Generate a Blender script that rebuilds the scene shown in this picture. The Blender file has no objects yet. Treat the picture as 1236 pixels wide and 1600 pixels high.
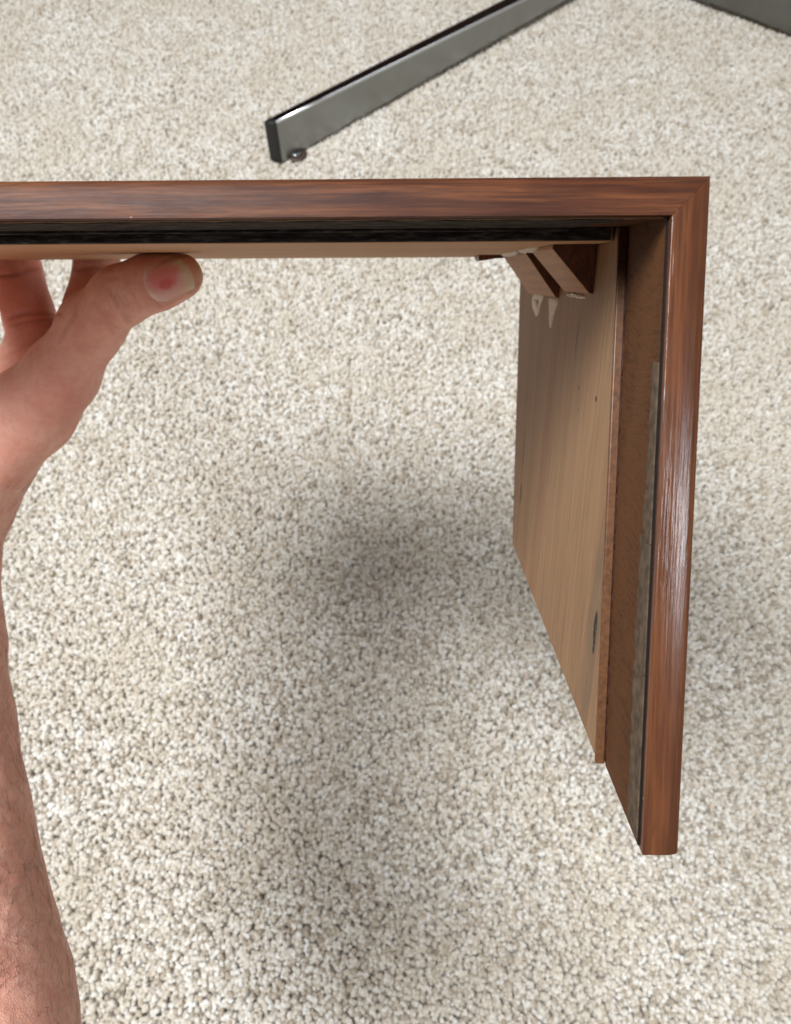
import bpy, bmesh, math, random
import numpy as np
from mathutils import Vector, Matrix
random.seed(7); RNG = np.random.default_rng(7)
SC = bpy.context.scene
COL = SC.collection

# ------------------------------------------------------------------ camera
H_CAM = 0.72; PITCH = math.radians(63); F = 1190.2      # F in pixels of the 1236 x 1600 photograph
cam_d = bpy.data.cameras.new('camera'); cam = bpy.data.objects.new('camera', cam_d); COL.objects.link(cam)
cam.location = (0, 0, H_CAM); cam.rotation_euler = (math.pi/2 - PITCH, 0, 0)
cam_d.sensor_fit = 'VERTICAL'; cam_d.sensor_height = 32.0; cam_d.sensor_width = 24.0; cam_d.lens = 32.0*F/1600
cam_d.dof.use_dof = True; cam_d.dof.focus_distance = .215; cam_d.dof.aperture_fstop = 21
cam_d.clip_start = 0.01; cam_d.clip_end = 50
SC.camera = cam
# ------------------------------------------------------------------ world and lamps
wd = bpy.data.worlds.new('World'); SC.world = wd; wd.use_nodes = True
bg = wd.node_tree.nodes['Background']; bg.inputs[0].default_value = (1.0, 0.93, 0.84, 1); bg.inputs[1].default_value = 0.13

def area_light(name, loc, target, sx, sy, power, color):
    d = bpy.data.lights.new(name, 'AREA'); d.shape = 'RECTANGLE'; d.size = sx; d.size_y = sy; d.energy = power; d.color = color
    o = bpy.data.objects.new(name, d); COL.objects.link(o); o.location = loc
    o.rotation_euler = (Vector(target) - Vector(loc)).to_track_quat('-Z', 'Y').to_euler()
    return o
area_light('ceiling_light', (-0.82, -0.08, 2.30), (0.0, 0.35, 0), 0.85, 0.85, 96, (0.91, 0.955, 1.0))
area_light('window_light', (1.10, -1.08, 2.3), (0.05, 0.1, 0.45), 0.28, 0.56, 15, (0.86, 0.93, 1.0))
area_light('far_window_light', (1.25, 1.75, 2.2), (0.05, 0.9, 0.05), 0.9, 0.6, 7, (0.90, 0.95, 1.0))
SC.view_settings.view_transform = 'Standard'; SC.view_settings.look = 'None'
SC.view_settings.exposure = -0.06; SC.view_settings.gamma = 1.0
SC.render.engine = 'CYCLES'
SC.cycles.max_bounces = 8

# ------------------------------------------------------------------ frames
sp_, cp_ = math.sin(PITCH), math.cos(PITCH)
CW = np.array([[1, 0, 0], [0, -sp_, cp_], [0, -cp_, -sp_]], float)      # view (right, down, forward) -> world
def world_of(c): return np.asarray(c) @ CW.T + np.array([0, 0, H_CAM])
def view_pt(u, v, z): return np.array([(u - 618)/F*z, (v - 800)/F*z, z])   # metres
# pose of the wooden case in the world (columns X right, Y into depth, Z up of the case)
RW = Matrix(((0.9998737545844932, 0.014937875569954382, -0.005416157915457757),
             (-0.006537633149870355, 0.6974314385304072, 0.7166216909236032),
             (0.014482204456032648, -0.7164958118669384, 0.6974410493591773)))
TW = Vector((0.0690814986, 0.14096501515, 0.60513659468))
RWn = np.array(RW); TWn = np.array(TW)
def case_to_view(P): return (RWn @ np.asarray(P, float) + TWn - np.array([0, 0, H_CAM])) @ CW

# ------------------------------------------------------------------ helpers
def link(o, parent=None):
    COL.objects.link(o)
    if parent: o.parent = parent
    return o
def mesh_obj(name, verts, faces, mat, parent=None, smooth=False):
    me = bpy.data.meshes.new(name); me.from_pydata([tuple(v) for v in verts], [], [tuple(f) for f in faces])
    me.validate(); me.update()
    bm = bmesh.new(); bm.from_mesh(me); bmesh.ops.recalc_face_normals(bm, faces=bm.faces[:]); bm.to_mesh(me); bm.free()
    if mat: me.materials.append(mat)
    if smooth:
        for p in me.polygons: p.use_smooth = True
    return link(bpy.data.objects.new(name, me), parent)
def empty(name, loc, mat=None):
    o = bpy.data.objects.new(name, None); link(o); o.empty_display_size = 0.03
    if mat is not None: o.matrix_world = mat
    else: o.location = loc
    return o
def tag(o, label=None, cat=None, group=None, kind=None):
    for k, v in (('label', label), ('category', cat), ('group', group), ('kind', kind)):
        if v: o[k] = v
    return o
def bevel(o, w, seg=2, ang=35):
    m = o.modifiers.new('bevel', 'BEVEL'); m.width = w; m.segments = seg; m.limit_method = 'ANGLE'; m.angle_limit = math.radians(ang)
    m.harden_normals = False
    for p in o.data.polygons: p.use_smooth = True
    try: o.data.set_sharp_from_angle(angle=math.radians(40))
    except Exception: pass
    return o

class NT:
    def __init__(s, name):
        s.m = bpy.data.materials.new(name); s.m.use_nodes = True; s.t = s.m.node_tree; s.t.nodes.clear()
        s.out = s.n('ShaderNodeOutputMaterial'); s.b = s.n('ShaderNodeBsdfPrincipled'); s.l(s.b.outputs[0], s.out.inputs[0])
    def n(s, k, **kw):
        x = s.t.nodes.new(k)
        for a, v in kw.items(): setattr(x, a, v)
        return x
    def l(s, a, b): s.t.links.new(a, b)
    def setv(s, inp, v):
        if hasattr(v, 'is_output') or isinstance(v, bpy.types.NodeSocket): s.l(v, inp)
        else: inp.default_value = v
    def coord(s, which='Object'): return s.n('ShaderNodeTexCoord').outputs[which]
    def mapping(s, vec, scale=(1, 1, 1), rot=(0, 0, 0), loc=(0, 0, 0)):
        x = s.n('ShaderNodeMapping'); s.l(vec, x.inputs[0]); x.inputs['Scale'].default_value = scale
        x.inputs['Rotation'].default_value = rot; x.inputs['Location'].default_value = loc; return x.outputs[0]
    def noise(s, vec, scale, detail=4, rough=.55, dist=0):
        x = s.n('ShaderNodeTexNoise'); s.l(vec, x.inputs['Vector']); x.inputs['Scale'].default_value = scale
        x.inputs['Detail'].default_value = detail; x.inputs['Roughness'].default_value = rough; x.inputs['Distortion'].default_value = dist
        return x.outputs['Fac']
    def ramp(s, fac, stops, interp='LINEAR'):
        x = s.n('ShaderNodeValToRGB'); s.l(fac, x.inputs[0]); r = x.color_ramp; r.interpolation = interp
        while len(r.elements) < len(stops): r.elements.new(.5)
        for e, (p, c) in zip(r.elements, stops):
            e.position = p; e.color = (c, c, c, 1) if isinstance(c, (int, float)) else (*c, 1)
        return x.outputs[0]
    def mix(s, fac, a, b, mode='MIX'):
        x = s.n('ShaderNodeMix', data_type='RGBA', blend_type=mode)
        s.setv(x.inputs[0], fac)
        for i, v in ((6, a), (7, b)):
            if isinstance(v, tuple): v = (*v, 1) if len(v) == 3 else v
            s.setv(x.inputs[i], v)
        return x.outputs[2]
    def math(s, op, a, b=0.0, clamp=False):
        x = s.n('ShaderNodeMath', operation=op); x.use_clamp = clamp; s.setv(x.inputs[0], a); s.setv(x.inputs[1], b); return x.outputs[0]
    def bump(s, h, strength, dist, normal=None):
        x = s.n('ShaderNodeBump'); x.inputs['Strength'].default_value = strength; x.inputs['Distance'].default_value = dist
        s.l(h, x.inputs['Height'])
        if normal: s.l(normal, x.inputs['Normal'])
        return x.outputs[0]
    def sep(s, vec):
        x = s.n('ShaderNodeSeparateXYZ'); s.l(vec, x.inputs[0]); return x.outputs
    def finish(s, color=None, rough=None, normal=None, **kw):
        if color is not None: s.setv(s.b.inputs['Base Color'], (*color, 1) if isinstance(color, tuple) else color)
        if rough is not None: s.setv(s.b.inputs['Roughness'], rough)
        if normal is not None: s.l(normal, s.b.inputs['Normal'])
        for k, v in kw.items(): s.setv(s.b.inputs[k.replace('_', ' ')], v)
        return s.m
    def spot(s, P, center, radii, soft=0.5):
        """soft elliptical mask around a point in object coordinates"""
        x, y, z = s.sep(P)
        tot = None
        for c, r, o in zip(center, radii, (x, y, z)):
            if r is None: continue
            d = s.math('DIVIDE', s.math('SUBTRACT', o, c), r); d = s.math('MULTIPLY', d, d)
            tot = d if tot is None else s.math('ADD', tot, d)
        mr = s.n('ShaderNodeMapRange', interpolation_type='SMOOTHSTEP'); s.l(tot, mr.inputs[0])
        mr.inputs[1].default_value = 1 - soft; mr.inputs[2].default_value = 1 + soft; mr.inputs[3].default_value = 1; mr.inputs[4].default_value = 0
        return mr.outputs[0]

# ------------------------------------------------------------------ materials
def walnut(name, axis, hue=(0, 0, 0), gloss=.34, bump_k=1.0, dark=1.0, rip=(180, 1500), coat=.22, spec=.5, band_k=.5):
    t = NT(name); P = t.coord()
    if axis == 'Z': P = t.mapping(P, rot=(math.radians(14.88), math.radians(-2.0), 0))      # grain follows the slanted board
    # scale is small along the grain
    def sc(along, across):
        return tuple(along if a == axis else across for a in 'XYZ')
    warp = t.noise(t.mapping(P, sc(6, 30)), 1, 3)
    wv = t.n('ShaderNodeVectorMath', operation='MULTIPLY_ADD'); t.l(warp, wv.inputs[0]); wv.inputs[1].default_value = (.004, .004, .004); t.l(P, wv.inputs[2])
    Pw = wv.outputs[0]
    big = t.noise(t.mapping(Pw, sc(8, 190)), 1, 5, .6)
    fine = t.noise(t.mapping(Pw, sc(45, 1500)), 1, 4, .65)
    blot = t.noise(t.mapping(P, sc(22, 60), loc=(3, 1, 2)), 1, 3, .55)
    k = dark
    c = t.ramp(big, [(.33, (.055*k, .016*k, .008*k)), (.45, (.140*k, .042*k, .016*k)), (.56, (.215*k, .070*k, .025*k)), (.68, (.105*k, .031*k, .015*k))])
    c = t.mix(t.ramp(fine, [(.42, 0.0), (.62, .75)]), c, (.055*k, .018*k, .010*k))
    c = t.mix(t.ramp(blot, [(.42, 0.0), (.66, .45)]), c, (.27*k, .098*k, .038*k))
    band = t.noise(t.mapping(Pw, sc(14, 620), loc=(7, 2, 4)), 1, 4, .6)
    c = t.mix(t.ramp(band, [(.50, 0.0), (.62, band_k)]), c, (.040*k, .013*k, .008*k))
    pores = t.noise(t.mapping(P, sc(160, 4200)), 1, 2, .5)
    c = t.mix(t.ramp(pores, [(.60, 0.0), (.70, .6)]), c, (.035, .012, .008))
    ripple = t.noise(t.mapping(P, sc(*rip), loc=(1, 5, 2)), 1, 3, .6)
    n1 = t.bump(ripple, .30*bump_k, .0004)
    n2 = t.bump(pores, .30*bump_k, .0001, n1)
    rg = t.math('ADD', t.math('MULTIPLY', ripple, .18), gloss - .09)
    # little pale nicks in the lacquer
    nick = t.n('ShaderNodeTexVoronoi', feature='F1'); t.l(t.mapping(P, (1, 1, 1)), nick.inputs['Vector']); nick.inputs['Scale'].default_value = 210
    sel = t.noise(t.mapping(P, (60, 60, 60)), 1, 2)
    nk = t.math('MULTIPLY', t.ramp(nick.outputs['Distance'], [(.03, 1.0), (.07, 0.0)]), t.ramp(sel, [(.60, 0.0), (.66, .6)]))
    c = t.mix(nk, c, (.5, .28, .17))
    if any(hue): c = t.mix(.12, c, hue)
    t.l(n1, t.b.inputs['Coat Normal'])
    return t.finish(c, rg, n2, IOR=1.5, Coat_Weight=coat, Coat_Roughness=.16, Specular_IOR_Level=spec)

def pale_wood(name, axis, tone=1.0, side=False):
    t = NT(name); P = t.coord()
    def sc(along, across): return tuple(along if a == axis else across for a in 'XYZ')
    bands = t.noise(t.mapping(P, sc(1.5, 60), loc=(.3, .2, .5)), 1, 3, .5)
    streak = t.noise(t.mapping(P, sc(9, 420)), 1, 5, .6)
    fine = t.noise(t.mapping(P, sc(60, 2400)), 1, 3, .6)
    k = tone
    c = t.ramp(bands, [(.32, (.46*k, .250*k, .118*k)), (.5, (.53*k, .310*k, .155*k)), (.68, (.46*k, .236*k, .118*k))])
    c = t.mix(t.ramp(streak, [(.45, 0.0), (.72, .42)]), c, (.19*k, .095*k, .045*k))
    c = t.mix(t.ramp(fine, [(.45, 0.0), (.75, .4)]), c, (.17*k, .09*k, .045*k))
    if side:
        # grey stain along the lower front edge, dark knots, slit and pin holes
        stainn = t.noise(t.mapping(P, (300, 300, 60)), 1, 3)
        x, y, z = t.sep(P)
        st = t.spot(P, (0, .0125, -.112), (None, .0060, .034), .35)
        st = t.math('MULTIPLY', st, t.ramp(stainn, [(.35, .25), (.60, .75)]))
        c = t.mix(st, c, (.13, .088, .052))
        wob = t.noise(t.mapping(P, (900, 900, 500)), 1, 3)
        def dot(c0, cen, rad, col=(.012, .009, .007), soft=.4):
            m = t.spot(P, cen, rad, soft); m = t.math('MULTIPLY', m, t.ramp(wob, [(.30, 0.0), (.42, 1.0)]))
            return t.mix(m, c0, col)
        c = dot(c, (0, .0112, -.1135), (None, .0017, .0045))
        c = dot(c, (0, .0105, -.1185), (None, .0012, .0030))
        c = dot(c, (0, .1545, -.116), (None, .0016, .0048))
        c = dot(c, (0, .1560, -.098), (None, .0012, .012), (.10, .06, .035), .8)
        c = dot(c, (0, .0580, -.061), (None, .0007, .0006))
        c = dot(c, (0, .0600, -.0545), (None, .0006, .0006))
        c = dot(c, (0, .0372, -.0545), (None, .0009, .0009))
        c = dot(c, (0, .0700, -.040), (None, .0007, .006), (.09, .045, .02), .8)
        c = dot(c, (0, .1050, -.072), (None, .003, .012), (.22, .11, .045), .9)
    n1 = t.bump(fine, .35, .0002); n2 = t.bump(streak, .25, .0004, n1)
    return t.finish(c, .62, n2, IOR=1.4)

def brown_veneer():
    t = NT('brown_veneer'); P = t.coord()
    warp = t.noise(t.mapping(P, (40, 40, 40)), 1, 3)
    wv = t.n('ShaderNodeVectorMath', operation='MULTIPLY_ADD'); t.l(warp, wv.inputs[0]); wv.inputs[1].default_value = (.01, .01, .01); t.l(P, wv.inputs[2])
    a = t.noise(t.mapping(wv.outputs[0], (300, 160, 900), rot=(.55, 0, 0)), 1, 5, .65)
    b = t.noise(t.mapping(P, (60, 60, 22)), 1, 3)
    c = t.ramp(a, [(.3, (.040, .014, .005)), (.55, (.085, .034, .012)), (.72, (.050, .018, .006))])
    c = t.mix(t.ramp(b, [(.4, 0.0), (.65, .5)]), c, (.105, .042, .015))
    return t.finish(c, .65, t.bump(a, .5, .0004), Specular_IOR_Level=.12)

def simple(name, col, rough=.5, nscale=900, nstr=.2, var=.35, **kw):
    t = NT(name); P = t.coord(); n = t.noise(P, nscale, 4, .6)
    c = t.mix(t.ramp(n, [(.35, 0.0), (.7, 1.0)]), col, tuple(v*(1 - var) for v in col))
    return t.finish(c, rough, t.bump(n, nstr, .0003), **kw)

def black_stain():
    t = NT('black_stain'); P = t.coord()
    a = t.noise(t.mapping(P, (160, 700, 900), rot=(0, 0, .12)), 1, 4, .65)
    ln = t.noise(t.mapping(P, (25, 2600, 300)), 1, 4, .6)
    c = t.ramp(a, [(.36, (.024, .022, .021)), (.54, (.055, .050, .047)), (.70, (.15, .135, .115))])
    c = t.mix(t.ramp(ln, [(.58, 0.0), (.70, .6)]), c, (.16, .13, .11))
    return t.finish(c, .9, t.bump(a, .7, .0004), Specular_IOR_Level=.02)

M_front_top = walnut('walnut_lipping_horizontal', 'X', gloss=.46, bump_k=.5, coat=0.0, spec=.13, dark=.56)
M_front_side = walnut('walnut_lipping_upright', 'Z', hue=(.19, .070, .030), gloss=.20, bump_k=.85, rip=(40, 1500), coat=.08, dark=.50, band_k=.5)
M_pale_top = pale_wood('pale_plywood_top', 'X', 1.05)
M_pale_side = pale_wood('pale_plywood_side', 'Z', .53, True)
M_block = pale_wood('pale_block_wood', 'Y', .85)
M_blockend = walnut('dark_end_grain', 'Z', gloss=.6, dark=.9)
M_veneer = brown_veneer(); M_black = black_stain()
M_tan = simple('raw_tan_edge', (.34, .19, .09), .6)
M_orange = simple('orange_board_edge', (.125, .048, .016), .45, 600, .3, .5)
M_gluelin = simple('dark_red_glue_line', (.035, .010, .005), .35, 900, .5, .5)
M_greystrip = simple('greyish_tape', (.115, .080, .052), .7, 350, .15, .6, Specular_IOR_Level=.1)
M_blackline = simple('black_shadow_line', (.010, .007, .006), .7, Specular_IOR_Level=.15)
M_glue = simple('dried_white_glue', (.66, .57, .46), .5, 1500, .4, .25, Subsurface_Weight=.2, Subsurface_Scale=.002)

# ------------------------------------------------------------------ the wooden case corner
T, HH, DD, D1, LS, LT = .0082, .1464, .2167, .0340, .0024, .0038
S1, S2, SPL = -.2657, -.3323, .0349
XL = -.30
def CM(x, y, z): return (x + SPL*min(z, 0)*1.0, y, z)
def fy(z): return S1*(-z)           # front face leans: the foot of the side panel comes towards the viewer
def byk(z): return DD + S2*(-z)
case = empty('wooden_case', None, Matrix.Translation(TW) @ RW.to_4x4())
tag(case, 'corner of a walnut equipment case with slanted front, held up by the hand', 'wooden case')

def profile(y0, y1, d0, d1, r, ri):
    """closed loop of (depth, inward) points: outer front arris rounded r, inner front arris rounded ri"""
    ra = 2.6*r; rb = .75*r                                 # the arris is a gentle crown, wide across the front face
    pts = [(y0 + rb - rb*math.sin(math.pi/2*i/14), d0 + ra - ra*math.cos(math.pi/2*i/14)) for i in range(15)]   # from outer face to front face
    for i in range(4):
        a = math.pi/2*i/3
        pts.append((y0 + ri - ri*math.cos(a), d1 - ri + ri*math.sin(a)))
    pts += [(y1, d1), (y1, d0)]
    return pts
def sweep(name, loop, ends, mat, parent):
    n = len(loop); V = [ends[0](*p) for p in loop] + [ends[1](*p) for p in loop]
    Fc = [(i, (i + 1) % n, n + (i + 1) % n, n + i) for i in range(n)] + [tuple(range(n)), tuple(range(n, 2*n))]
    return mesh_obj(name, V, Fc, mat, parent)
lipY = .0065
# walnut lipping on the top board's front edge and the board behind it
def top_fn(at_corner):
    def f(y, d):
        z = -d; yy = (y + fy(z)) if y < DD - 1e-6 else byk(z)
        return CM(-d if at_corner else XL, yy, z) if not at_corner else (-d + SPL*z, yy, z)
    return f
def side_fn(bottom):
    def f(y, d):
        z = -HH if bottom else -d
        yy = (y + fy(z)) if y < DD - 1e-6 else byk(z)
        return (-d + SPL*z, yy, z)
    return f
R0, RI = .0013, .0002
o = sweep('top_panel', profile(0, DD, 0, T, R0, RI), (top_fn(False), top_fn(True)), M_front_top, case); bevel(o, .00035, 2)
o = sweep('side_panel', profile(0, DD, 0, T, R0, RI), (side_fn(False), side_fn(True)), M_front_side, case); bevel(o, .00045, 3)
tag(o, 'slanted upright side panel with worn glossy orange brown front edge')

def board(name, pts8, mat, parent, bw=0.0, seg=1, label=None):
    Fc = [(0, 1, 2, 3), (7, 6, 5, 4), (0, 4, 5, 1), (1, 5, 6, 2), (2, 6, 7, 3), (3, 7, 4, 0)]
    o = mesh_obj(name, pts8, Fc, mat, parent)
    if bw: bevel(o, bw, seg)
    if label: o['label'] = label
    return o
def grid_plate(name, fn, na, nb, thick_fn, mat, parent):
    """a thin plate from a parametric face fn(a,b) and its offset, closed"""
    V = []; Fc = []
    for k in (0, 1):
        for i in range(na + 1):
            for j in range(nb + 1): V.append(thick_fn(fn(i/na, j/nb), k))
    idx = lambda k, i, j: k*(na + 1)*(nb + 1) + i*(nb + 1) + j
    for i in range(na):
        for j in range(nb):
            Fc.append((idx(0, i, j), idx(0, i + 1, j), idx(0, i + 1, j + 1), idx(0, i, j + 1)))
            Fc.append((idx(1, i, j), idx(1, i, j + 1), idx(1, i + 1, j + 1), idx(1, i + 1, j)))
    for i in range(na):
        Fc += [(idx(0, i, 0), idx(1, i, 0), idx(1, i + 1, 0), idx(0, i + 1, 0)), (idx(0, i, nb), idx(0, i + 1, nb), idx(1, i + 1, nb), idx(1, i, nb))]
    for j in range(nb):
        Fc += [(idx(0, 0, j), idx(0, 0, j + 1), idx(1, 0, j + 1), idx(1, 0, j)), (idx(0, na, j), idx(1, na, j), idx(1, na, j + 1), idx(0, na, j + 1))]
    return mesh_obj(name, V, Fc, mat, parent)
def sx(d, z): return -d + SPL*z              # x of a plane d inside the outer side face

# side liner: pale plywood glued inside the side panel, behind the rebate
d0, d1 = T + .0001, T + LS
zt, zb = -T - .0002, -HH + .0011
def liner_pts(da, db, ya_fn, yb_fn, za, zb_):
    return [(sx(da, za), ya_fn(za), za), (sx(db, za), ya_fn(za), za), (sx(db, za), yb_fn(za), za), (sx(da, za), yb_fn(za), za),
            (sx(da, zb_), ya_fn(zb_), zb_), (sx(db, zb_), ya_fn(zb_), zb_), (sx(db, zb_), yb_fn(zb_), zb_), (sx(da, zb_), yb_fn(zb_), zb_)]
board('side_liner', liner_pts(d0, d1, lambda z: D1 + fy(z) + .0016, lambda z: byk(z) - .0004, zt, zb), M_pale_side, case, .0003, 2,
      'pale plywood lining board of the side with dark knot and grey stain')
board('side_liner_edge', liner_pts(d0, d1 + .0002, lambda z: D1 + fy(z), lambda z: D1 + fy(z) + .0015, zt - .0001, zb - .0012), M_orange, case, .0004, 2)
# dark glue line in the corner between veneer and liner edge (slightly irregular bead)
def glue_fn(a, b):
    z = zt + (zb - zt)*a; w = .0011 + .0005*math.sin(a*61) + .0004*math.sin(a*173 + 1) + (.0009 if .74 < a < .80 else 0)
    return (z, D1 + fy(z) - w + (w + .0004)*b)
grid_plate('glue_line', glue_fn, 160, 2, lambda q, k: (sx(T - .0003 + k*(.0007), q[0]), q[1], q[0]), M_gluelin, case)
# brown veneer strip in the rebate of the side
yv0 = lambda z: fy(z) + .0003
grid_plate('veneer_strip', lambda a, b: (zt + (-HH + .0004 - zt)*a, b), 2, 2,
           lambda q, k: (sx(T - .0003 + k*.0006, q[0]), (fy(q[0]) + .0026) + (D1 - .0013 - .0026)*q[1], q[0]), M_veneer, case)
# greyish tape strip just behind the front lipping, in three lengths of uneven width
def tape(za, zb_, w0, w1, seed):
    rr = random.Random(seed)
    off = [rr.uniform(-.0006, .0006) for _ in range(21)]
    grid_plate('tape_strip', lambda a, b: (za + (zb_ - za)*a, b, a), 20, 1,
               lambda q, k: (sx(T - .0002 + k*.00085, q[0]), fy(q[0]) + .0030 + (0 if q[1] == 0 else (w0 + (w1 - w0)*q[2]) + off[int(round(q[2]*20))]), q[0]), M_greystrip, case)
tape(-.0395, -.079, .0036, .0056, 1)
tape(-.0793, -.108, .0068, .0075, 2)
tape(-.1083, -.1445, .0080, .0070, 3)
# thin black strip painting the shadow line between lipping and tape
grid_plate('edge_shadow_line', lambda a, b: (-T - .001 + (-HH + .002 + T)*a, b), 40, 1,
           lambda q, k: (sx(T - .0003 + k*.00075, q[0]), fy(q[0]) + .0019 + .0007*q[1] + .00008*math.sin(q[0]*900), q[0]), M_blackline, case)

# top liner and its black front edge
def tl(xa, xb, za, zb_, ya, yb): return [(xa, ya, za), (xb, ya, za), (xb, yb, za), (xa, yb, za), (xa, ya, zb_), (xb, ya, zb_), (xb, yb, zb_), (xa, yb, zb_)]
xi = -T - LS - .0008
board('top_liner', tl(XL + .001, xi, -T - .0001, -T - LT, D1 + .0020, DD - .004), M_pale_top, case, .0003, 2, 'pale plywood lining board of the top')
board('top_liner_edge', tl(XL + .001, xi - .001, -T - .0001, -T - LT + .0002, D1 + .0001, D1 + .0018), M_black, case, .0004, 2)
# black stained strip on the underside of the top board, with a thin raised ridge
def blk_fn(a, b):
    xend = -.0175 - .0065*b + .0009*math.sin(b*31)
    x = XL + .001 + (xend - XL - .001)*a; y = .0022 + (D1 - .0023)*b
    return (x, y)
grid_plate('black_strip', blk_fn, 40, 12, lambda q, k: (q[0], q[1] + .001, -T + .0002 - k*.0007), M_black, case)
grid_plate('tan_edge', lambda a, b: (XL + .001 + (-.010 - XL)*a, .0007 + .0022*b), 60, 1,
           lambda q, k: (q[0], q[1] + .0012 + .00015*math.sin(q[0]*700), -T + .0003 - k*.0006 + .00008*math.sin(q[0]*410)), M_tan, case)
board('black_ridge', tl(XL + .001, -.024, -T - .0004, -T - .0013, D1 - .0022, D1 - .0004), M_black, case, .0003, 2)
# veneer on the corner patch of the top underside
grid_plate('corner_veneer', lambda a, b: (-.0275 + (.0275 - T - .0010)*a, .0035 + (D1 - .0040)*b), 4, 4,
           lambda q, k: (q[0], q[1], -T + .0001 - k*.0004), M_veneer, case)

# triangular glue blocks in the corner
def tri_block(y0, y1, leg_x, leg_z, name_label, split=.35):
    zt_ = -T - LT; zs = lambda z: sx(T + LS, z)
    a0 = [(zs(zt_), zt_), (zs(zt_) - leg_x, zt_), (zs(zt_) - leg_x - .0002, zt_ - .0012), (zs(zt_ - leg_z) - .0012, zt_ - leg_z + .0002), (zs(zt_ - leg_z), zt_ - leg_z)]
    n = len(a0)
    V = [(x, y0 + .0, z) for x, z in a0] + [(x, y1, z) for x, z in a0]
    o = mesh_obj('glue_block', V, [(i, (i + 1) % n, n + (i + 1) % n, n + i) for i in range(n)] + [tuple(range(n)), tuple(range(n, 2*n))], M_block, case)
    o['label'] = name_label
    o.data.materials.append(M_blockend)
    for p in o.data.polygons:
        if abs(p.normal.y) > .9: p.material_index = 1
    bevel(o, .0003, 2)
    return o
b1 = tri_block(.0541, .0917, .0130, .0140, 'front triangular glue block with dark end')
b2 = tri_block(.1060, .1700, .0130, .0165, 'rear triangular glue block with white glue drips')

def blob(name, pts, mat, parent, seed, th=.0007):
    """flattened irregular smear on a plane: pts outline in (u,v), mapped by fn"""
    pass
def smear(outline, to3, normal, th, parent, seed=0):
    rr = random.Random(seed); P = []
    n = len(outline)
    for i in range(n):                                     # catmull-rom outline
        p0, p1, p2, p3 = (outline[(i + k - 1) % n] for k in range(4))
        for k in range(5):
            t = k/5
            q = [0.5*((2*p1[c]) + (-p0[c] + p2[c])*t + (2*p0[c] - 5*p1[c] + 4*p2[c] - p3[c])*t*t + (-p0[c] + 3*p1[c] - 3*p2[c] + p3[c])*t**3) for c in (0, 1)]
            P.append([q[0] + rr.uniform(-.0004, .0004), q[1] + rr.uniform(-.0004, .0004)])
    cu = sum(p[0] for p in P)/len(P); cv = sum(p[1] for p in P)/len(P)
    V = []; Fc = []; m = len(P); rings = [(1.0, -.0003), (.93, .35*th), (.75, .8*th), (.4, th)]
    for s, hgt in rings:
        for p in P:
            b = to3(cu + (p[0] - cu)*s, cv + (p[1] - cv)*s); hh = hgt*(1 + rr.uniform(-.25, .25)) if hgt > 0 else hgt
            V.append(tuple(b[c] + normal[c]*hh for c in range(3)))
    b = to3(cu, cv); V.append(tuple(b[c] + normal[c]*th for c in range(3)))
    for r in range(len(rings) - 1):
        for i in range(m): Fc.append((r*m + i, r*m + (i + 1) % m, (r + 1)*m + (i + 1) % m, (r + 1)*m + i))
    for i in range(m): Fc.append(((len(rings) - 1)*m + i, (len(rings) - 1)*m + (i + 1) % m, len(V) - 1))
    return mesh_obj('glue_drip', V, Fc, M_glue, parent, True)
side3 = lambda y, z: (sx(T + LS, z), y, z)
top3 = lambda x, y: (x, y, -T - LT)
zz = -T - LT - .0140; zr = -T - LT - .0165
smear([(.063, zz - .0010), (.075, zz - .0002), (.090, zz - .0004), (.092, zz - .0012), (.078, zz - .0016), (.066, zz - .0018)], side3, (-1, 0, 0), .0006, b1, 1)
smear([(.107, zr - .0001), (.124, zr - .0003), (.123, zr - .0030), (.120, zr - .0085), (.1165, zr - .0120), (.112, zr - .0070), (.108, zr - .003)], side3, (-1, 0, 0), .0008, b2, 2)
smear([(.138, zr + .0010), (.160, zr + .0010), (.166, zr - .0030), (.158, zr - .0075), (.149, zr - .0085), (.143, zr - .0040)], side3, (-1, 0, 0), .0008, b2, 3)
smear([(.145, zr - .002), (.150, zr - .0016), (.152, zr - .0045), (.147, zr - .005)], side3, (-1, 0, 0), .0013, b2, 4)
xb = sx(T + LS, -T - LT) - .0130
smear([(xb - .0030, .084), (xb + .0006, .080), (xb + .0009, .100), (xb - .0008, .112), (xb - .0026, .108), (xb - .0020, .095)], top3, (0, 0, -1), .0011, b2, 5)
smear([(xb - .0020, .128), (xb + .0008, .125), (xb + .0008, .150), (xb - .0030, .160)], top3, (0, 0, -1), .0012, b2, 6)
# a dark broken splinter left at the rear edge beside the blocks
V = []
rr = random.Random(5); zt_ = -T - LT
prof = [(xb - .0115, .0008), (xb - .0112, .0022), (xb - .008, .0019), (xb - .004, .0016), (xb + .0005, .0012)]
for yy in (.170, .186):
    for x, th in prof: V += [(x + rr.uniform(-.0004, .0004), yy, zt_ + .0003), (x + rr.uniform(-.0004, .0004), yy, zt_ - th*(1 + rr.uniform(-.15, .15)))]
n = len(prof); Fc = []
for i in range(n - 1):
    a, b_ = 2*i, 2*(i + 1); q = 2*n
    Fc += [(a, b_, b_ + 1, a + 1), (a + q, a + 1 + q, b_ + 1 + q, b_ + q), (a, a + q, b_ + q, b_), (a + 1, b_ + 1, b_ + 1 + q, a + 1 + q)]
Fc += [(0, 1, 1 + 2*n, 2*n), (2*n - 2, 4*n - 2, 4*n - 1, 2*n - 1)]
mesh_obj('splinter', V, Fc, M_blockend, case)

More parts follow.
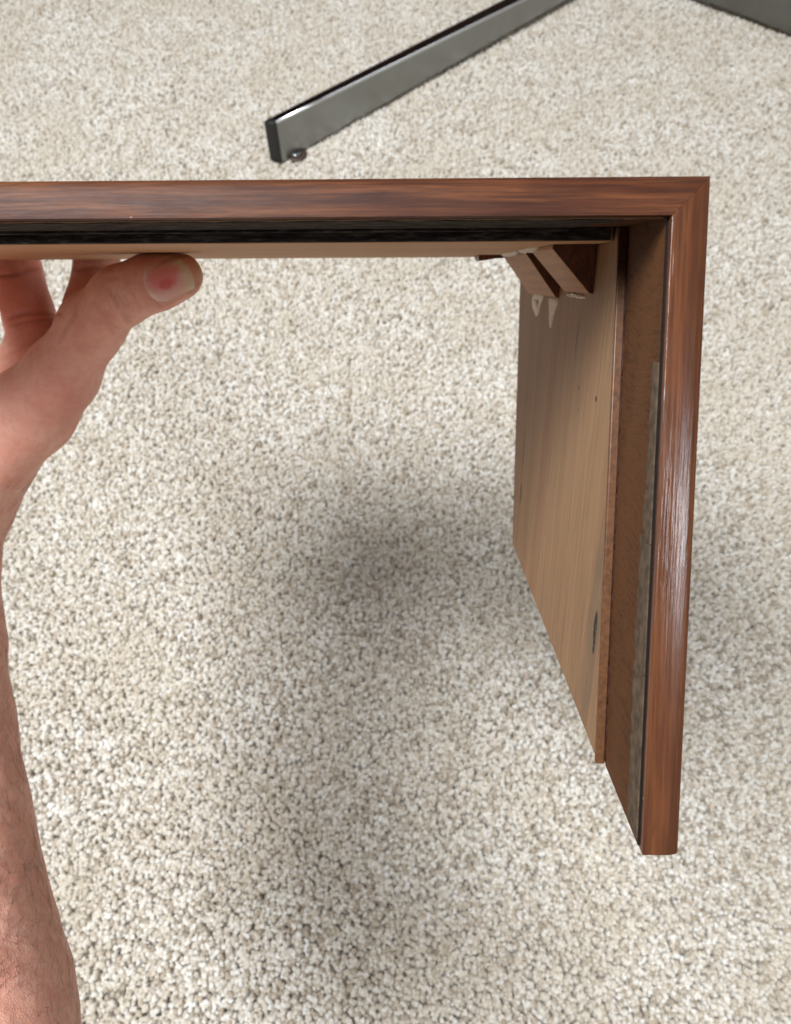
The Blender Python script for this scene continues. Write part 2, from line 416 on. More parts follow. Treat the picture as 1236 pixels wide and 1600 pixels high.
# ------------------------------------------------------------------ chrome four star base standing on the carpet
def chrome():
    t = NT('satin_chrome'); P = t.coord()
    n = t.noise(t.mapping(P, (30, 600, 600)), 1, 4); m = t.noise(P, 45, 3)
    c = t.mix(t.ramp(m, [(.35, 0.0), (.7, .5)]), (.30, .31, .305), (.25, .26, .255))
    return t.finish(c, t.math('ADD', t.math('MULTIPLY', m, .10), .26), t.bump(n, .05, .0003), Metallic=1.0)
M_chrome = chrome()
M_edge = simple('dark_top_reflection', (.10, .055, .05), .12, 80, .02, .3, Metallic=1.0)  # reddish-brown colour paints the dark reflection on the leg tops
M_arris = simple('arris_highlight', (.95, .95, .97), .32, 80, .01, .05, Metallic=1.0)  # near-white colour paints the highlight along the leg's upper edge
M_cap = simple('black_plastic_cap', (.012, .013, .012), .45, 400, .1, .3)
M_glide = simple('brown_felt_glide', (.07, .04, .03), .5, 900, .5, .4)
hubc = Vector((.362, 1.352, 0))
base = empty('chrome_base', hubc)
tag(base, 'chrome star base of a chair or table standing on the carpet behind the case', 'furniture base')
def chrome_leg(direc, near_perp, length, h_end, h_in, z0):
    """a hollow blade of a leg; direc points outward from the hub; local coordinates of the base"""
    d = Vector((direc[0], direc[1], 0)).normalized(); p = Vector((-d.y, d.x, 0))
    if p.y > 0: p = -p                                     # p points to the viewer's side
    w0, w1 = .0052, .0105                                  # half widths outside end, hub end
    def sec(s, hw, z_lo, z_hi):
        q = d*s - p*.0014; hw = hw + .0014; r = min(.0028, hw*.6); out = []
        pts = [(hw, z_lo)]
        for i in range(6):
            a = math.pi/2*i/5; pts.append((hw - r + r*math.cos(a), z_hi - r + r*math.sin(a)))
        for i in range(6):
            a = math.pi/2*i/5; pts.append((-hw + r - r*math.sin(a), z_hi - r + r*math.cos(a)))
        pts.append((-hw, z_lo))
        return [tuple(q + p*(x) + Vector((0, 0, z))) for x, z in pts]
    L = []
    for k in range(9):
        s = .03 + (length - .03)*k/8; f = k/8
        L.append(sec(s, w1 + (w0 - w1)*f, z0 + (.010*(1 - f)), h_in + (h_end - h_in)*f))
    n = len(L[0]); V = [v for l in L for v in l]; Fc = []
    for k in range(8):
        for i in range(n): Fc.append((k*n + i, k*n + (i + 1) % n, (k + 1)*n + (i + 1) % n, (k + 1)*n + i))
    Fc += [tuple(range(n)), tuple(range(8*n, 9*n))]
    o = mesh_obj('leg', V, Fc, M_chrome, base, True)
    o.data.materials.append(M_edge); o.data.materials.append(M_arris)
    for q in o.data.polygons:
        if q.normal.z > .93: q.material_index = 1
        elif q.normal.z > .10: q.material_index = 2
        if abs(q.normal.z) < .2 or q.normal.z < -.5: q.use_smooth = False
    # end cap
    c0 = sec(length + .0001, w0 + .0004, z0 - .001, h_end + .0004); c1 = [tuple(Vector(q_) + d*(.0050 if (Vector(q_) - d*length).dot(p) < 0 else -.0005)) for q_ in sec(length + .0060, w0 + .0002, z0 - .001, h_end - .0006)]
    V = c0 + c1; Fc = [(i, (i + 1) % n, n + (i + 1) % n, n + i) for i in range(n)] + [tuple(range(n)), tuple(range(n, 2*n))]
    e = mesh_obj('end_cap', V, Fc, M_cap, o); bevel(e, .0006, 2)
    # glide: a short disc on a stem
    def disc(name, ctr, r, z_lo, z_hi, mat, par):
        V = []; N = 20
        for z, rr_ in ((z_lo, r*.92), (z_lo + (z_hi - z_lo)*.3, r), (z_hi - .0008, r), (z_hi, r*.85)):
            V += [(ctr.x + rr_*math.cos(2*math.pi*i/N), ctr.y + rr_*math.sin(2*math.pi*i/N), z) for i in range(N)]
        Fc = [(k*N + i, k*N + (i + 1) % N, (k + 1)*N + (i + 1) % N, (k + 1)*N + i) for k in range(3) for i in range(N)] + [tuple(range(N)), tuple(range(3*N, 4*N))]
        return mesh_obj(name, V, Fc, mat, par, True)
    g = disc('glide', d*(length - .024) + p*.004, .0150, .0072, .0120, M_glide, o)
    disc('glide_ring', d*(length - .024) + p*.004, .0080, .0120, .0150, M_chrome, g)
    return o
PILE = .0075
chrome_leg((-.755, -.656), 1, .688, .0715, .052, .0125)
chrome_leg((.8207, -.5713), 1, .66, .092, .078, .0125)
chrome_leg((.755, .656), 1, .66, .0715, .052, .0125)
chrome_leg((-.8207, .5713), 1, .66, .0715, .052, .0125)
N = 32; prof = [(.040, .018), (.042, .022), (.042, .055), (.036, .062), (.024, .066), (.022, .40), (.020, .405)]
V = [(r*math.cos(2*math.pi*i/N), r*math.sin(2*math.pi*i/N), z) for r, z in prof for i in range(N)]
Fc = [(k*N + i, k*N + (i + 1) % N, (k + 1)*N + (i + 1) % N, (k + 1)*N + i) for k in range(len(prof) - 1) for i in range(N)] + [tuple(range(N)), tuple(range((len(prof) - 1)*N, len(prof)*N))]
mesh_obj('column', V, Fc, M_chrome, base, True)

# ------------------------------------------------------------------ carpet
def carpet_backing():
    t = NT('carpet_backing'); P = t.coord(); n = t.noise(P, 350, 4, .6)
    return t.finish(t.ramp(n, [(.3, (.35, .29, .23)), (.7, (.55, .49, .42))]), .95, t.bump(n, .8, .002))
V = [(-3, -2, 0), (3, -2, 0), (3, 4, 0), (-3, 4, 0)]
fl = mesh_obj('floor', V, [(0, 1, 2, 3)], carpet_backing())
tag(fl, kind='structure')

def tuft_mat():
    t = NT('carpet_yarn'); oi = t.n('ShaderNodeObjectInfo'); P = t.coord()
    rnd = oi.outputs['Random']
    c = t.ramp(rnd, [(.0, (.30, .235, .165)), (.12, (.46, .38, .29)), (.28, (.60, .53, .435)), (.55, (.70, .645, .56)), (.82, (.82, .785, .72)), (.93, (.86, .84, .80)), (1.0, (.52, .42, .32))])
    geo = t.n('ShaderNodeNewGeometry')
    big = t.noise(geo.outputs['Position'], 9, 4, .6)
    c = t.mix(t.ramp(big, [(.38, 0.0), (.64, .5)]), c, (.58, .50, .385))
    fib = t.noise(t.mapping(P, (2600, 2600, 500)), 1, 3, .6)
    c = t.mix(t.ramp(fib, [(.35, .25), (.6, 0.0)]), c, (.45, .38, .30))
    return t.finish(c, .88, t.bump(fib, .6, .0006), Sheen_Weight=.25, Sheen_Roughness=.5)
MT = tuft_mat()
def tuft(seed):
    rr = random.Random(seed); V = []; Fc = []; N = 9
    twist = rr.uniform(2.0, 4.0)*rr.choice((-1, 1)); ln = (rr.uniform(-.0014, .0014), rr.uniform(-.0014, .0014)); ph = rr.uniform(0, 6)
    H = rr.uniform(.0080, .0096); rings = [(0, .90), (.35, .98), (.62, 1.04), (.80, 1.05), (.92, .86), (1.0, .45)]
    for f, rad in rings:
        for i in range(N):
            a = 2*math.pi*i/N
            r = .00182*rad*(1 + .26*math.cos(3*a + twist*f*3 + ph) + .10*rr.uniform(-1, 1))
            V.append((ln[0]*f*f + r*math.cos(a), ln[1]*f*f + r*math.sin(a), H*f + (rr.uniform(-.0004, .0004) if f > .7 else 0)))
    V.append((ln[0], ln[1], H*1.03))
    for k in range(len(rings) - 1):
        for i in range(N): Fc.append((k*N + i, k*N + (i + 1) % N, (k + 1)*N + (i + 1) % N, (k + 1)*N + i))
    for i in range(N): Fc.append(((len(rings) - 1)*N + i, (len(rings) - 1)*N + (i + 1) % N, len(V) - 1))
    me = bpy.data.meshes.new('yarn_tuft'); me.from_pydata(V, [], Fc); me.materials.append(MT)
    for p in me.polygons: p.use_smooth = True
    return bpy.data.objects.new('yarn_tuft', me)
tcol = bpy.data.collections.new('yarn_tufts')
for s in range(14): tcol.objects.link(tuft(s))

# points on a jittered hexagonal lattice over the floor the view covers
dx = .00275
ys = np.arange(-.16, 1.62, dx*.87); P = []
for j, y in enumerate(ys):
    hw = .34 + max(0, y + .1)*.42
    xs = np.arange(-hw - .03, hw + .03, dx) + (dx/2 if j % 2 else 0)
    P.append(np.stack([xs, np.full_like(xs, y), np.zeros_like(xs)], 1))
P = np.concatenate(P); P[:, :2] += RNG.normal(0, dx*.24, (len(P), 2)); P[:, 2] = RNG.uniform(-.0010, .0004, len(P))
def fbm(x, y, s, k):
    r = np.random.default_rng(k); v = 0
    for i in range(10):
        a = r.uniform(0, 2*np.pi); fr = s*r.uniform(.5, 1.8); v = v + np.sin((x*np.cos(a) + y*np.sin(a))*fr + r.uniform(0, 6.3))
    return v/3.2
P[:, 2] += .0007*fbm(P[:, 0], P[:, 1], 60, 3)
rot = np.zeros((len(P), 3)); rot[:, 0] = .28*fbm(P[:, 0], P[:, 1], 55, 1) + RNG.normal(0, .22, len(P)); rot[:, 1] = .28*fbm(P[:, 0], P[:, 1], 55, 2) + RNG.normal(0, .22, len(P)); rot[:, 2] = RNG.uniform(0, 6.28, len(P))
me = bpy.data.meshes.new('carpet_pile'); me.vertices.add(len(P)); me.vertices.foreach_set('co', P.ravel())
at = me.attributes.new('tuft_rot', 'FLOAT_VECTOR', 'POINT'); at.data.foreach_set('vector', rot.ravel().astype(np.float32))
at = me.attributes.new('tuft_scale', 'FLOAT', 'POINT'); at.data.foreach_set('value', RNG.uniform(.82, 1.22, len(P)).astype(np.float32))
pile = link(bpy.data.objects.new('carpet_pile', me)); me.materials.append(MT)
tag(pile, 'cream and beige cut pile carpet covering the whole floor', 'carpet', kind='stuff')
print('tufts', len(P))
ng = bpy.data.node_groups.new('pile', 'GeometryNodeTree')
ng.interface.new_socket('Geometry', in_out='INPUT', socket_type='NodeSocketGeometry'); ng.interface.new_socket('Geometry', in_out='OUTPUT', socket_type='NodeSocketGeometry')
gi = ng.nodes.new('NodeGroupInput'); go = ng.nodes.new('NodeGroupOutput'); iop = ng.nodes.new('GeometryNodeInstanceOnPoints'); ci = ng.nodes.new('GeometryNodeCollectionInfo')
ci.inputs['Collection'].default_value = tcol; ci.inputs['Separate Children'].default_value = True; ci.inputs['Reset Children'].default_value = True
ra = ng.nodes.new('GeometryNodeInputNamedAttribute'); ra.data_type = 'FLOAT_VECTOR'; ra.inputs[0].default_value = 'tuft_rot'
sa = ng.nodes.new('GeometryNodeInputNamedAttribute'); sa.data_type = 'FLOAT'; sa.inputs[0].default_value = 'tuft_scale'
def outp(n): return [o for o in n.outputs if o.enabled and o.name == 'Attribute'][0]
ng.links.new(gi.outputs[0], iop.inputs['Points']); ng.links.new(ci.outputs[0], iop.inputs['Instance']); iop.inputs['Pick Instance'].default_value = True
ng.links.new(outp(ra), iop.inputs['Rotation']); ng.links.new(outp(sa), iop.inputs['Scale']); ng.links.new(iop.outputs[0], go.inputs[0])
md = pile.modifiers.new('pile', 'NODES'); md.node_group = ng

# ------------------------------------------------------------------ the arm and hand (one continuous surface from a distance field)
def V3(u, v, z): return view_pt(u, v, z/1000.0)*1000.0        # millimetres, view frame
def case_mm(x, y, z): return case_to_view((x, y, z))*1000.0
def cap(a, b, ra, rb): return (np.array(a, float), np.array(b, float), ra, rb)
def chain(pts): return [cap(pts[i][0], pts[i + 1][0], pts[i][1], pts[i + 1][1]) for i in range(len(pts) - 1)]
thumb = [(V3(283, 430, 284), 8.0), (V3(258, 436, 285), 8.6), (V3(234, 443, 287), 9.3), (V3(190, 461, 292), 10.2), (V3(144, 508, 303), 11.8), (V3(97, 585, 314), 13.6), (V3(48, 641, 322), 17.0), (V3(-46, 735, 327), 20.5)]
def finger(u, dxs, rs, base_uvz, rbase, ydepth=.0130):
    x0 = -.40
    X = u
    return [(V3(*base_uvz), rbase), (case_mm(X, DD + ydepth + .001, -.020), rs[0]), (case_mm(X + dxs*.3, DD + ydepth - .001, .002), rs[1]),
            (case_mm(X + dxs*.7, DD - .006, .0115), rs[2]), (case_mm(X + dxs, DD - .034, .0086), rs[3])]
def case_X_at(u, y, z):
    a = case_mm(-.2, y, z); b = case_mm(-.3, y, z); pa = 618 + F*a[0]/a[2]; pb = 618 + F*b[0]/b[2]
    return -.2 - .1*(pa - u)/(pa - pb)
XA = case_X_at(27, DD + .013, -.020); XB = case_X_at(152, DD + .013, -.020); XR = case_X_at(-72, DD + .013, -.020); XP = case_X_at(-150, DD + .01, -.018)
index_f = finger(XB, .006, (12.2, 11.2, 9.6, 8.2), (128, 520, 384), 13.0)
middle_f = finger(XA, .003, (12.4, 11.6, 9.8, 8.4), (55, 525, 392), 13.6)
ring_f = finger(XR, -.002, (11.4, 10.8, 9.4, 8.0), (-48, 560, 388), 12.6)
pinky_f = finger(XP, -.004, (9.8, 9.2, 8.0, 7.0), (-135, 590, 378), 11.0)
WR = V3(-100, 860, 322)
prims_f = [chain(index_f), chain(middle_f), chain(ring_f), chain(pinky_f)]
palm = [cap(V3(110, 560, 378), V3(-40, 780, 338), 13, 17), cap(V3(52, 550, 386), V3(-70, 800, 340), 14, 17), cap(V3(-48, 575, 384), V3(-110, 810, 340), 13, 16),
        cap(V3(-132, 605, 374), V3(-160, 800, 338), 12, 16), cap(V3(106, 590, 322), V3(100, 565, 372), 11, 11), cap(V3(60, 645, 330), V3(40, 620, 370), 15, 13)]
arm = chain([(V3(-84, 800, 326), 22.5), (V3(-112, 900, 319), 24.2), (V3(-118, 1010, 308), 27.0), (V3(-126, 1150, 292), 31.0), (V3(-126, 1300, 275), 34.2), (V3(-118, 1450, 259), 36.3), (V3(-98, 1600, 246), 38.5), (V3(-80, 1900, 215), 41.0)])
arm += chain([(V3(-150, 820, 335), 20.0), (V3(-185, 920, 328), 20.0), (V3(-220, 1150, 300), 26.0), (V3(-230, 1600, 262), 34.0)])
CELL = 1.0
allp = chain(thumb) + sum(prims_f, []) + palm + arm
lo = np.min([np.minimum(p[0] - p[2], p[1] - p[3]) for p in allp], 0) - 4; hi = np.max([np.maximum(p[0] + p[2], p[1] + p[3]) for p in allp], 0) + 4
hi[1] = min(hi[1], 215.0)
nx, ny, nz = (np.ceil((hi - lo)/CELL).astype(int) + 1)
ax, ay, az = (np.float32(lo[i]) + np.float32(CELL)*np.arange(n, dtype=np.float32) for i, n in enumerate((nx, ny, nz)))
def smin(a, b, k):
    h = np.clip(.5 + .5*(b - a)/k, 0, 1); return b + (a - b)*h - k*h*(1 - h)
def pd_(X, Y, Z, c):
    a, b, ra, rb = c; ab = b - a; L2 = float(ab @ ab)
    h = np.clip(((X - a[0])*ab[0] + (Y - a[1])*ab[1] + (Z - a[2])*ab[2])/L2, 0, 1)
    h2 = h
    return np.sqrt((X - a[0] - h*ab[0])**2 + (Y - a[1] - h*ab[1])**2 + (Z - a[2] - h*ab[2])**2) - (ra + (rb - ra)*h2)
def add_to(G, caps, k, mar=14):
    for c in caps:
        l = np.minimum(c[0] - c[2], c[1] - c[3]) - mar; h = np.maximum(c[0] + c[2], c[1] + c[3]) + mar
        i0 = np.maximum(((l - lo)/CELL).astype(int), 0); i1 = np.minimum(((h - lo)/CELL).astype(int) + 2, [nx, ny, nz])
        if np.any(i1 <= i0): continue
        sl = tuple(slice(i0[i], i1[i]) for i in range(3))
        d = pd_(ax[sl[0]][:, None, None], ay[sl[1]][None, :, None], az[sl[2]][None, None, :], c).astype(np.float32)
        G[sl] = smin(G[sl], d, k)
    return G
BIG = np.float32(60)
G = np.full((nx, ny, nz), BIG, np.float32)
add_to(G, palm, 9); add_to(G, arm, 12); add_to(G, chain(thumb), 6)
Gf = np.full((nx, ny, nz), BIG, np.float32)
for f_ in prims_f: add_to(Gf, f_, 2.5)
G = smin(G, Gf, 5.0); del Gf
# pulp of the thumb flattened against the underside of the top liner: cut by the case's planes
def field_case_cut():
    # liner underside plane z = -T-LT in case frame; keep below it inside the depth of the case
    n = np.array(RWn[:, 2]) @ CW; n = n/np.linalg.norm(n); p0 = case_mm(0, 0, -T - LT - .0001)
    ny_ = np.array(RWn[:, 1]) @ CW; pb = case_mm(0, DD - .003, 0)
    d1 = (ax[:, None, None] - p0[0])*n[0] + (ay[None, :, None] - p0[1])*n[1] + (az[None, None, :] - p0[2])*n[2]      # >0 above liner underside
    d2 = (ax[:, None, None] - pb[0])*ny_[0] + (ay[None, :, None] - pb[1])*ny_[1] + (az[None, None, :] - pb[2])*ny_[2]  # >0 behind the case
    pt = case_mm(0, 0, .0); d3 = (ax[:, None, None] - pt[0])*n[0] + (ay[None, :, None] - pt[1])*n[1] + (az[None, None, :] - pt[2])*n[2]  # >0 above the top
    solid = np.maximum(np.maximum(d1 * -1.0, d2), d3)      # <0 inside the board
    return solid.astype(np.float32)
sol = field_case_cut()
G = np.maximum(G, -sol + np.float32(.05))
def grad_sdf(pts):
    return None
# naive surface nets
def surface_nets(G):
    ins = G < 0
    c = np.zeros((nx - 1, ny - 1, nz - 1), np.int8)
    for i in (0, 1):
        for j in (0, 1):
            for k in (0, 1): c += ins[i:nx - 1 + i, j:ny - 1 + j, k:nz - 1 + k]
    act = (c > 0) & (c < 8); I, J, K = np.nonzero(act); n = len(I)
    idx = np.full(act.shape, -1, np.int32); idx[I, J, K] = np.arange(n)
    acc = np.zeros((n, 3)); cnt = np.zeros(n)
    for (o1, o2) in [((a, b, c_), tuple(np.add((a, b, c_), e))) for e in ((1, 0, 0), (0, 1, 0), (0, 0, 1)) for a in (0, 1) for b in (0, 1) for c_ in (0, 1) if max(np.add((a, b, c_), e)) <= 1]:
        g1 = G[I + o1[0], J + o1[1], K + o1[2]]; g2 = G[I + o2[0], J + o2[1], K + o2[2]]
        m = (g1 < 0) != (g2 < 0); t = np.where(m, g1/np.where(g1 - g2 == 0, 1, g1 - g2), 0)
        for ax_ in range(3): acc[:, ax_] += np.where(m, o1[ax_] + t*(o2[ax_] - o1[ax_]), 0)
        cnt += m
    V = lo + CELL*(np.stack([I, J, K], 1) + acc/cnt[:, None])
    quads = []
    for axis in range(3):
        e = [0, 0, 0]; e[axis] = 1
        s1 = ins[:nx - e[0], :ny - e[1], :nz - e[2]]; s2 = ins[e[0]:, e[1]:, e[2]:]
        A, B, C = np.nonzero(s1 != s2); u, v = [(1, 2), (2, 0), (0, 1)][axis]
        ok = np.ones(len(A), bool); pos = np.stack([A, B, C], 1)
        ok &= (pos[:, u] > 0) & (pos[:, v] > 0) & (pos[:, u] < (nx, ny, nz)[u] - 1) & (pos[:, v] < (nx, ny, nz)[v] - 1); pos = pos[ok]
        du = np.zeros(3, int); du[u] = 1; dv = np.zeros(3, int); dv[v] = 1
        q = [idx[tuple((pos - du*a - dv*b).T)] for a, b in ((0, 0), (1, 0), (1, 1), (0, 1))]; q = np.stack(q, 1)
        fl_ = s1[tuple(pos.T)]; q[~fl_] = q[~fl_][:, ::-1]; quads.append(q)
    q = np.concatenate(quads); q = q[(q >= 0).all(1)]
    return V, q
HV, HQ = surface_nets(G)
print('hand verts', len(HV), 'quads', len(HQ))
# smooth, then light relief
E = np.concatenate([HQ[:, [0, 1]], HQ[:, [1, 2]], HQ[:, [2, 3]], HQ[:, [3, 0]]])
def lap(A):
    s = np.zeros_like(A); n = np.zeros(len(A)); np.add.at(s, E[:, 0], A[E[:, 1]]); np.add.at(s, E[:, 1], A[E[:, 0]]); np.add.at(n, E[:, 0], 1); np.add.at(n, E[:, 1], 1)
    return s/n[:, None]
for _ in range(4): HV = HV + .5*(lap(HV) - HV)
def normals(V, Q):
    n = np.cross(V[Q[:, 2]] - V[Q[:, 0]], V[Q[:, 3]] - V[Q[:, 1]]); N = np.zeros_like(V)
    for k in range(4): np.add.at(N, Q[:, k], n)
    return N/np.maximum(np.linalg.norm(N, axis=1), 1e-9)[:, None]
HN = normals(HV, HQ)
UV = np.stack([618 + F*HV[:, 0]/HV[:, 2], 800 + F*HV[:, 1]/HV[:, 2]], 1)
view = -HV/np.linalg.norm(HV, axis=1)[:, None]; facing = np.clip((HN*view).sum(1)*1.6, 0, 1)
def segdist(U, pts):
    d = np.full(len(U), 1e9)
    for a, b in zip(pts[:-1], pts[1:]):
        a = np.array(a, float); b = np.array(b, float); ab = b - a; h = np.clip(((U - a) @ ab)/(ab @ ab), 0, 1); d = np.minimum(d, np.linalg.norm(U - a - h[:, None]*ab, axis=1))
    return d
disp = np.zeros(len(HV)); dark = np.zeros(len(HV))
creases = [([(238, 424), (256, 407), (280, 399), (302, 402)], 1.8, .35), ([(249, 479), (270, 471), (292, 458), (310, 440)], 1.8, .35), ([(148, 470), (158, 492), (176, 520)], 2.2, .28), ([(204, 452), (212, 468), (222, 494)], 1.8, .22), ([(120, 470), (112, 500), (92, 530)], 3.0, .25), ([(169, 452), (180, 472), (199, 503)], 2.3, .55), ([(181, 458), (194, 480), (207, 512)], 2.2, .45), ([(160, 488), (170, 503), (182, 512)], 2.0, .30), ([(192, 462), (203, 480)], 2.0, .25),
           ([(166, 462), (174, 485), (190, 508)], 1.8, .25), ([(-12, 431), (30, 429), (68, 417)], 2.4, .8), ([(8, 497), (40, 488), (92, 489)], 3.2, 1.1), ([(16, 508), (45, 500), (85, 500)], 2.4, .4),
           ([(112, 424), (140, 418), (172, 420)], 2.4, .6), ([(231, 424), (231, 440), (236, 460), (250, 479)], 1.6, .45), ([(196, 520), (204, 526), (210, 524)], 2.5, .5),
           ([(-5, 563), (40, 540), (70, 520)], 3.0, .3), ([(150, 444), (165, 436), (185, 433)], 2.0, .25)]
for pts, sg, dp in creases:
    g = np.exp(-(segdist(UV, pts)/(sg*1.2))**2)*facing; near = (HV[:, 2] < 335) if pts[0][0] > 100 and pts[0][1] > 424 else np.ones(len(HV), bool)
    disp -= 1.6*dp*g*near; dark = np.maximum(dark, g*near*min(1, dp*1.2))
def bumpy(V, s, k): return fbm3(V, s, k)
def fbm3(V, s, k):
    r = np.random.default_rng(k); v = 0
    for i in range(12):
        a = r.normal(size=3); a /= np.linalg.norm(a); v = v + np.sin(V @ a*s*r.uniform(.5, 1.7) + r.uniform(0, 6.3))
    return v/3.5
armw = np.clip((UV[:, 1] - 700)/300, 0, 1)
disp += .12*fbm3(HV, .35, 1) + .05*fbm3(HV, 1.1, 12) + .10*armw*fbm3(HV, .5, 4) + .20*armw*fbm3(HV, .08, 9)
HV = HV + HN*disp[:, None]
wv_ = world_of(HV/1000.0)
hand_root_loc = world_of(V3(-40, 1900, 215)/1000)
person = empty('person', tuple(hand_root_loc)); tag(person, 'bare left forearm and hand gripping the case top, thumb pressed under it', 'person')
me = bpy.data.meshes.new('arm'); me.from_pydata((wv_ - hand_root_loc).tolist(), [], HQ.tolist()); me.update()
for p in me.polygons: p.use_smooth = True
# skin colour zones: redder palm side and pads, with shade painted there and in creases
red = np.exp(-((UV[:, 0] - 60)**2/90**2 + (UV[:, 1] - 470)**2/60**2))*(HV[:, 2] > 340)
red += .55*np.exp(-((UV[:, 0] - 110)**2/55**2 + (UV[:, 1] - 625)**2/45**2)); red += .6*np.exp(-((UV[:, 0] - 225)**2/45**2 + (UV[:, 1] - 405)**2/12**2))
yel = np.exp(-((UV[:, 0] - 312)**2/9**2 + (UV[:, 1] - 420)**2/30**2)) + .8*np.exp(-((UV[:, 0] - 262)**2/30**2 + (UV[:, 1] - 399)**2/5**2))
for nm, arr in (('red', red), ('crease', dark), ('pale', yel), ('hairy', armw)):
    a_ = me.attributes.new(nm, 'FLOAT', 'POINT'); a_.data.foreach_set('value', np.clip(arr, 0, 1).astype(np.float32))
def skin():
    t = NT('skin'); P = t.coord()
    def at_(n): x = t.n('ShaderNodeAttribute'); x.attribute_name = n; return x.outputs['Fac']
    n1 = t.noise(P, 90, 4, .6); n2 = t.noise(P, 420, 3, .6)
    c = t.ramp(n1, [(.3, (.74, .340, .245)), (.5, (.82, .425, .315)), (.72, (.88, .52, .40))])
    c = t.mix(t.ramp(n2, [(.42, 0.0), (.75, .45)]), c, (.70, .27, .21))
    c = t.mix(t.math('MULTIPLY', at_('red'), .6), c, (.58, .19, .15))
    c = t.mix(t.math('MULTIPLY', at_('pale'), .7), c, (.60, .42, .22))
    c = t.mix(t.math('MULTIPLY', at_('crease'), .55), c, (.45, .15, .10))
    vor = t.n('ShaderNodeTexVoronoi', feature='DISTANCE_TO_EDGE'); t.l(P, vor.inputs['Vector']); vor.inputs['Scale'].default_value = 1100
    fine = t.math('MINIMUM', vor.outputs['Distance'], .25)
    b1_ = t.bump(fine, .55, .0004); b2_ = t.bump(t.noise(P, 1500, 3, .6), .25, .0003, b1_)
    m = t.finish(c, t.math('ADD', t.math('MULTIPLY', n2, .15), .40), b2_, Subsurface_Weight=.35, Subsurface_Scale=.004, IOR=1.4)
    t.b.inputs['Subsurface Radius'].default_value = (1.0, .35, .2)
    return m
M_skin = skin(); me.materials.append(M_skin)
armo = link(bpy.data.objects.new('arm', me), person)

# thumb nail: a curved plate laid over the thumb tip
def sdf_thumb(p):
    d = 1e9
    for c in chain(thumb)[:4]:
        a, b, ra, rb = c; ab = b - a; h = min(1, max(0, (p - a) @ ab/(ab @ ab))); dd = np.linalg.norm(p - a - h*ab) - (ra + (rb - ra)*h)
        k = 6.0
        if d > 1e8: d = dd
        else:
            hh = min(1, max(0, .5 + .5*(dd - d)/k)); d = dd + (d - dd)*hh - k*hh*(1 - hh)
    return d
ntip = V3(305, 422, 284); nbase = V3(239, 449, 286)
ctr = (ntip + nbase)/2; axn = ntip - nbase; Ln = np.linalg.norm(axn); axn /= Ln
vw = -ctr/np.linalg.norm(ctr); wid = np.cross(axn, vw); wid /= np.linalg.norm(wid)
if wid[1] < 0: wid = -wid                                    # wid points down the picture
vw = np.cross(wid, axn); vw = vw if vw @ (-ctr) > 0 else -vw
na, nb = 22, 18; NV = []; 
def nail_pt(a, b, lift):
    # a along 0..1 from cuticle to free edge, b across -1..1; rounded-rectangle outline
    half = 6.4
    la = a*Ln
    curve_base = 2.0*(b*b); curve_tip = -2.0*(b*b)
    s = -Ln/2 + curve_base + (Ln + curve_tip - curve_base)*a
    taper = 1 - .10*a - .30*max(0, .10 - a)/.10*.4
    q = ctr + axn*s + wid*(b*half*taper) + vw*16
    for _ in range(40):
        d = sdf_thumb(q)
        if abs(d) < .01: break
        q = q - vw*d*.9
    return q + vw*lift
V = []
for lay in (0, 1):
    for i in range(na + 1):
        for j in range(nb + 1):
            a = i/na; b = -1 + 2*j/nb
            edge = min(1, (1 - abs(b))/.14); cut = min(1, a/.07)
            lift = .08*edge*cut - .25*(1 - edge*cut) + .08*max(0, a - .85)/.15 - (0 if lay == 0 else .7)
            V.append(nail_pt(a, b, lift))
V = world_of(np.array(V)/1000) - hand_root_loc
ix = lambda l, i, j: l*(na + 1)*(nb + 1) + i*(nb + 1) + j
Fc = []
for i in range(na):
    for j in range(nb):
        Fc += [(ix(0, i, j), ix(0, i + 1, j), ix(0, i + 1, j + 1), ix(0, i, j + 1)), (ix(1, i, j), ix(1, i, j + 1), ix(1, i + 1, j + 1), ix(1, i + 1, j))]
for i in range(na): Fc += [(ix(0, i, 0), ix(1, i, 0), ix(1, i + 1, 0), ix(0, i + 1, 0)), (ix(0, i, nb), ix(0, i + 1, nb), ix(1, i + 1, nb), ix(1, i, nb))]
for j in range(nb): Fc += [(ix(0, 0, j), ix(0, 0, j + 1), ix(1, 0, j + 1), ix(1, 0, j)), (ix(0, na, j), ix(1, na, j), ix(1, na, j + 1), ix(0, na, j + 1))]
nail = mesh_obj('thumbnail', V, Fc, None, person, True)
A1 = nail.data.attributes.new('along', 'FLOAT', 'POINT'); A2 = nail.data.attributes.new('across', 'FLOAT', 'POINT')
aa = []; bb = []
for lay in (0, 1):
    for i in range(na + 1):
        for j in range(nb + 1): aa.append(i/na); bb.append(-1 + 2*j/nb)
A1.data.foreach_set('value', aa); A2.data.foreach_set('value', bb)
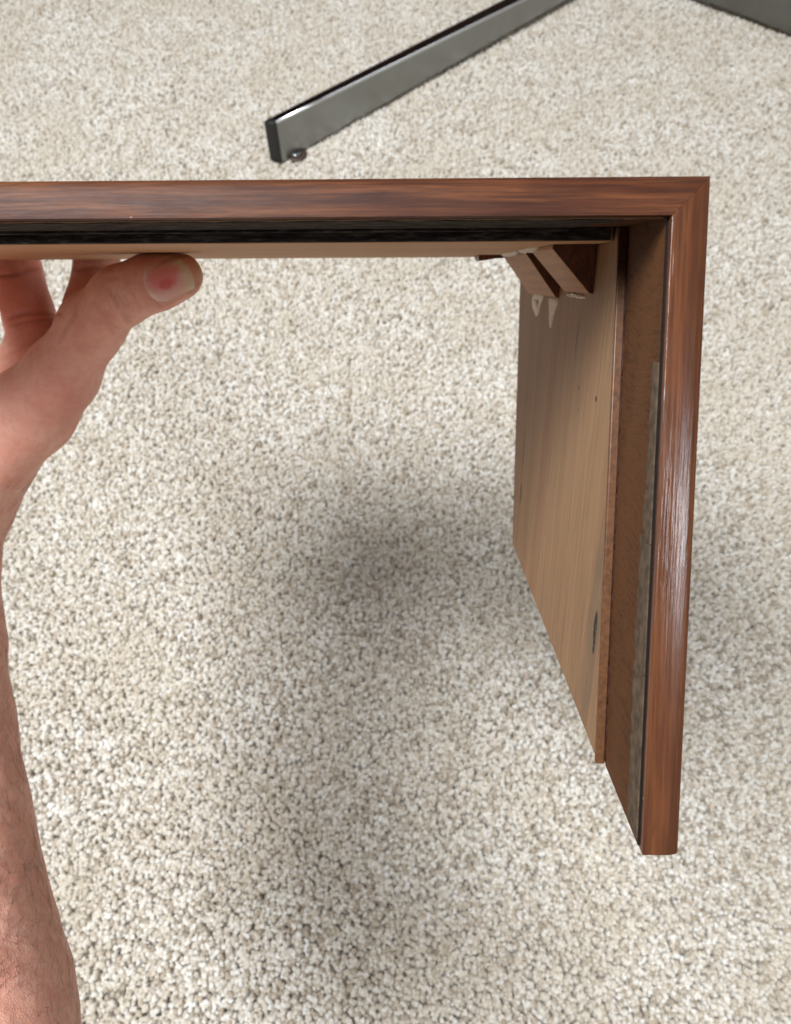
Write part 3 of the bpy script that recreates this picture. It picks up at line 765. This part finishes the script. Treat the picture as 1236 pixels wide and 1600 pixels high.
def nail_mat():
    t = NT('nail'); P = t.coord()
    def at_(n): x = t.n('ShaderNodeAttribute'); x.attribute_name = n; return x.outputs['Fac']
    al, ac = at_('along'), at_('across')
    c = t.ramp(al, [(.0, (.90, .68, .58)), (.14, (.84, .52, .43)), (.45, (.82, .44, .37)), (.76, (.82, .48, .37)), (.90, (.80, .60, .42))])
    wob = t.noise(P, 700, 3)
    def spot(c0, ca, cb, ra, rb, col, k):
        x = t.math('DIVIDE', t.math('SUBTRACT', al, ca), ra); y = t.math('DIVIDE', t.math('SUBTRACT', ac, cb), rb)
        d = t.math('ADD', t.math('MULTIPLY', x, x), t.math('MULTIPLY', y, y)); d = t.math('ADD', d, t.math('MULTIPLY', t.math('SUBTRACT', wob, .5), .9))
        return t.mix(t.ramp(d, [(.25, k), (1.0, 0.0)]), c0, col)
    c = spot(c, .42, -.25, .50, .85, (.82, .20, .19), .75)
    c = spot(c, .46, .10, .20, .36, (.70, .10, .10), .6)
    c = spot(c, .48, .10, .07, .12, (.72, .16, .15), .3)
    rid = t.noise(t.mapping(P, (900, 900, 900)), 1, 2)
    m = t.finish(c, .38, t.bump(rid, .12, .0003), Subsurface_Weight=.3, Subsurface_Scale=.002)
    return m
nail.data.materials.append(nail_mat())

# forearm hair
M_hair = simple('arm_hair', (.035, .018, .010), .5, 300, 0, .3)
cand = np.nonzero((UV[:, 1] > 760) & (UV[:, 1] < 1750) & (UV[:, 0] > -140) & (HN[:, 2] < .35))[0]
pick = RNG.choice(cand, 2600, replace=False); V = []; Fc = []
down = np.array([0.45, .75, -.2])
for i in pick:
    dens = min(1, .35 + (UV[i, 1] - 760)/600)
    if RNG.random() > dens: continue
    p = HV[i]; n = HN[i]; g = np.array([.55, -.75, .1]) + RNG.normal(0, .28, 3); g = g - n*(g @ n); g /= np.linalg.norm(g)
    L = RNG.uniform(5, 13); r0 = .024 + .016*RNG.random(); bend = RNG.normal(0, .35, 3); pts = []
    for k in range(5):
        f = k/4; pts.append(p - n*.2 + g*L*f*(1 - .1*f) + n*(.9*math.sin(f*2.2)*RNG.uniform(.7, 1.1)) + bend*L*f*f*.5)
    s = np.cross(g, n); b0 = len(V)
    for k, q in enumerate(pts):
        r = r0*(1 - .75*k/4)
        for m_ in range(3):
            a = 2*math.pi*m_/3; V.append(q + (s*math.cos(a) + n*math.sin(a))*r)
    for k in range(4):
        for m_ in range(3): Fc.append((b0 + k*3 + m_, b0 + k*3 + (m_ + 1) % 3, b0 + (k + 1)*3 + (m_ + 1) % 3, b0 + (k + 1)*3 + m_))
V = world_of(np.array(V)/1000) - hand_root_loc
hm = bpy.data.meshes.new('arm_hair'); hm.from_pydata(V.tolist(), [], Fc); hm.materials.append(M_hair)
hair = link(bpy.data.objects.new('arm_hair', hm), person); tag(hair, kind='stuff')
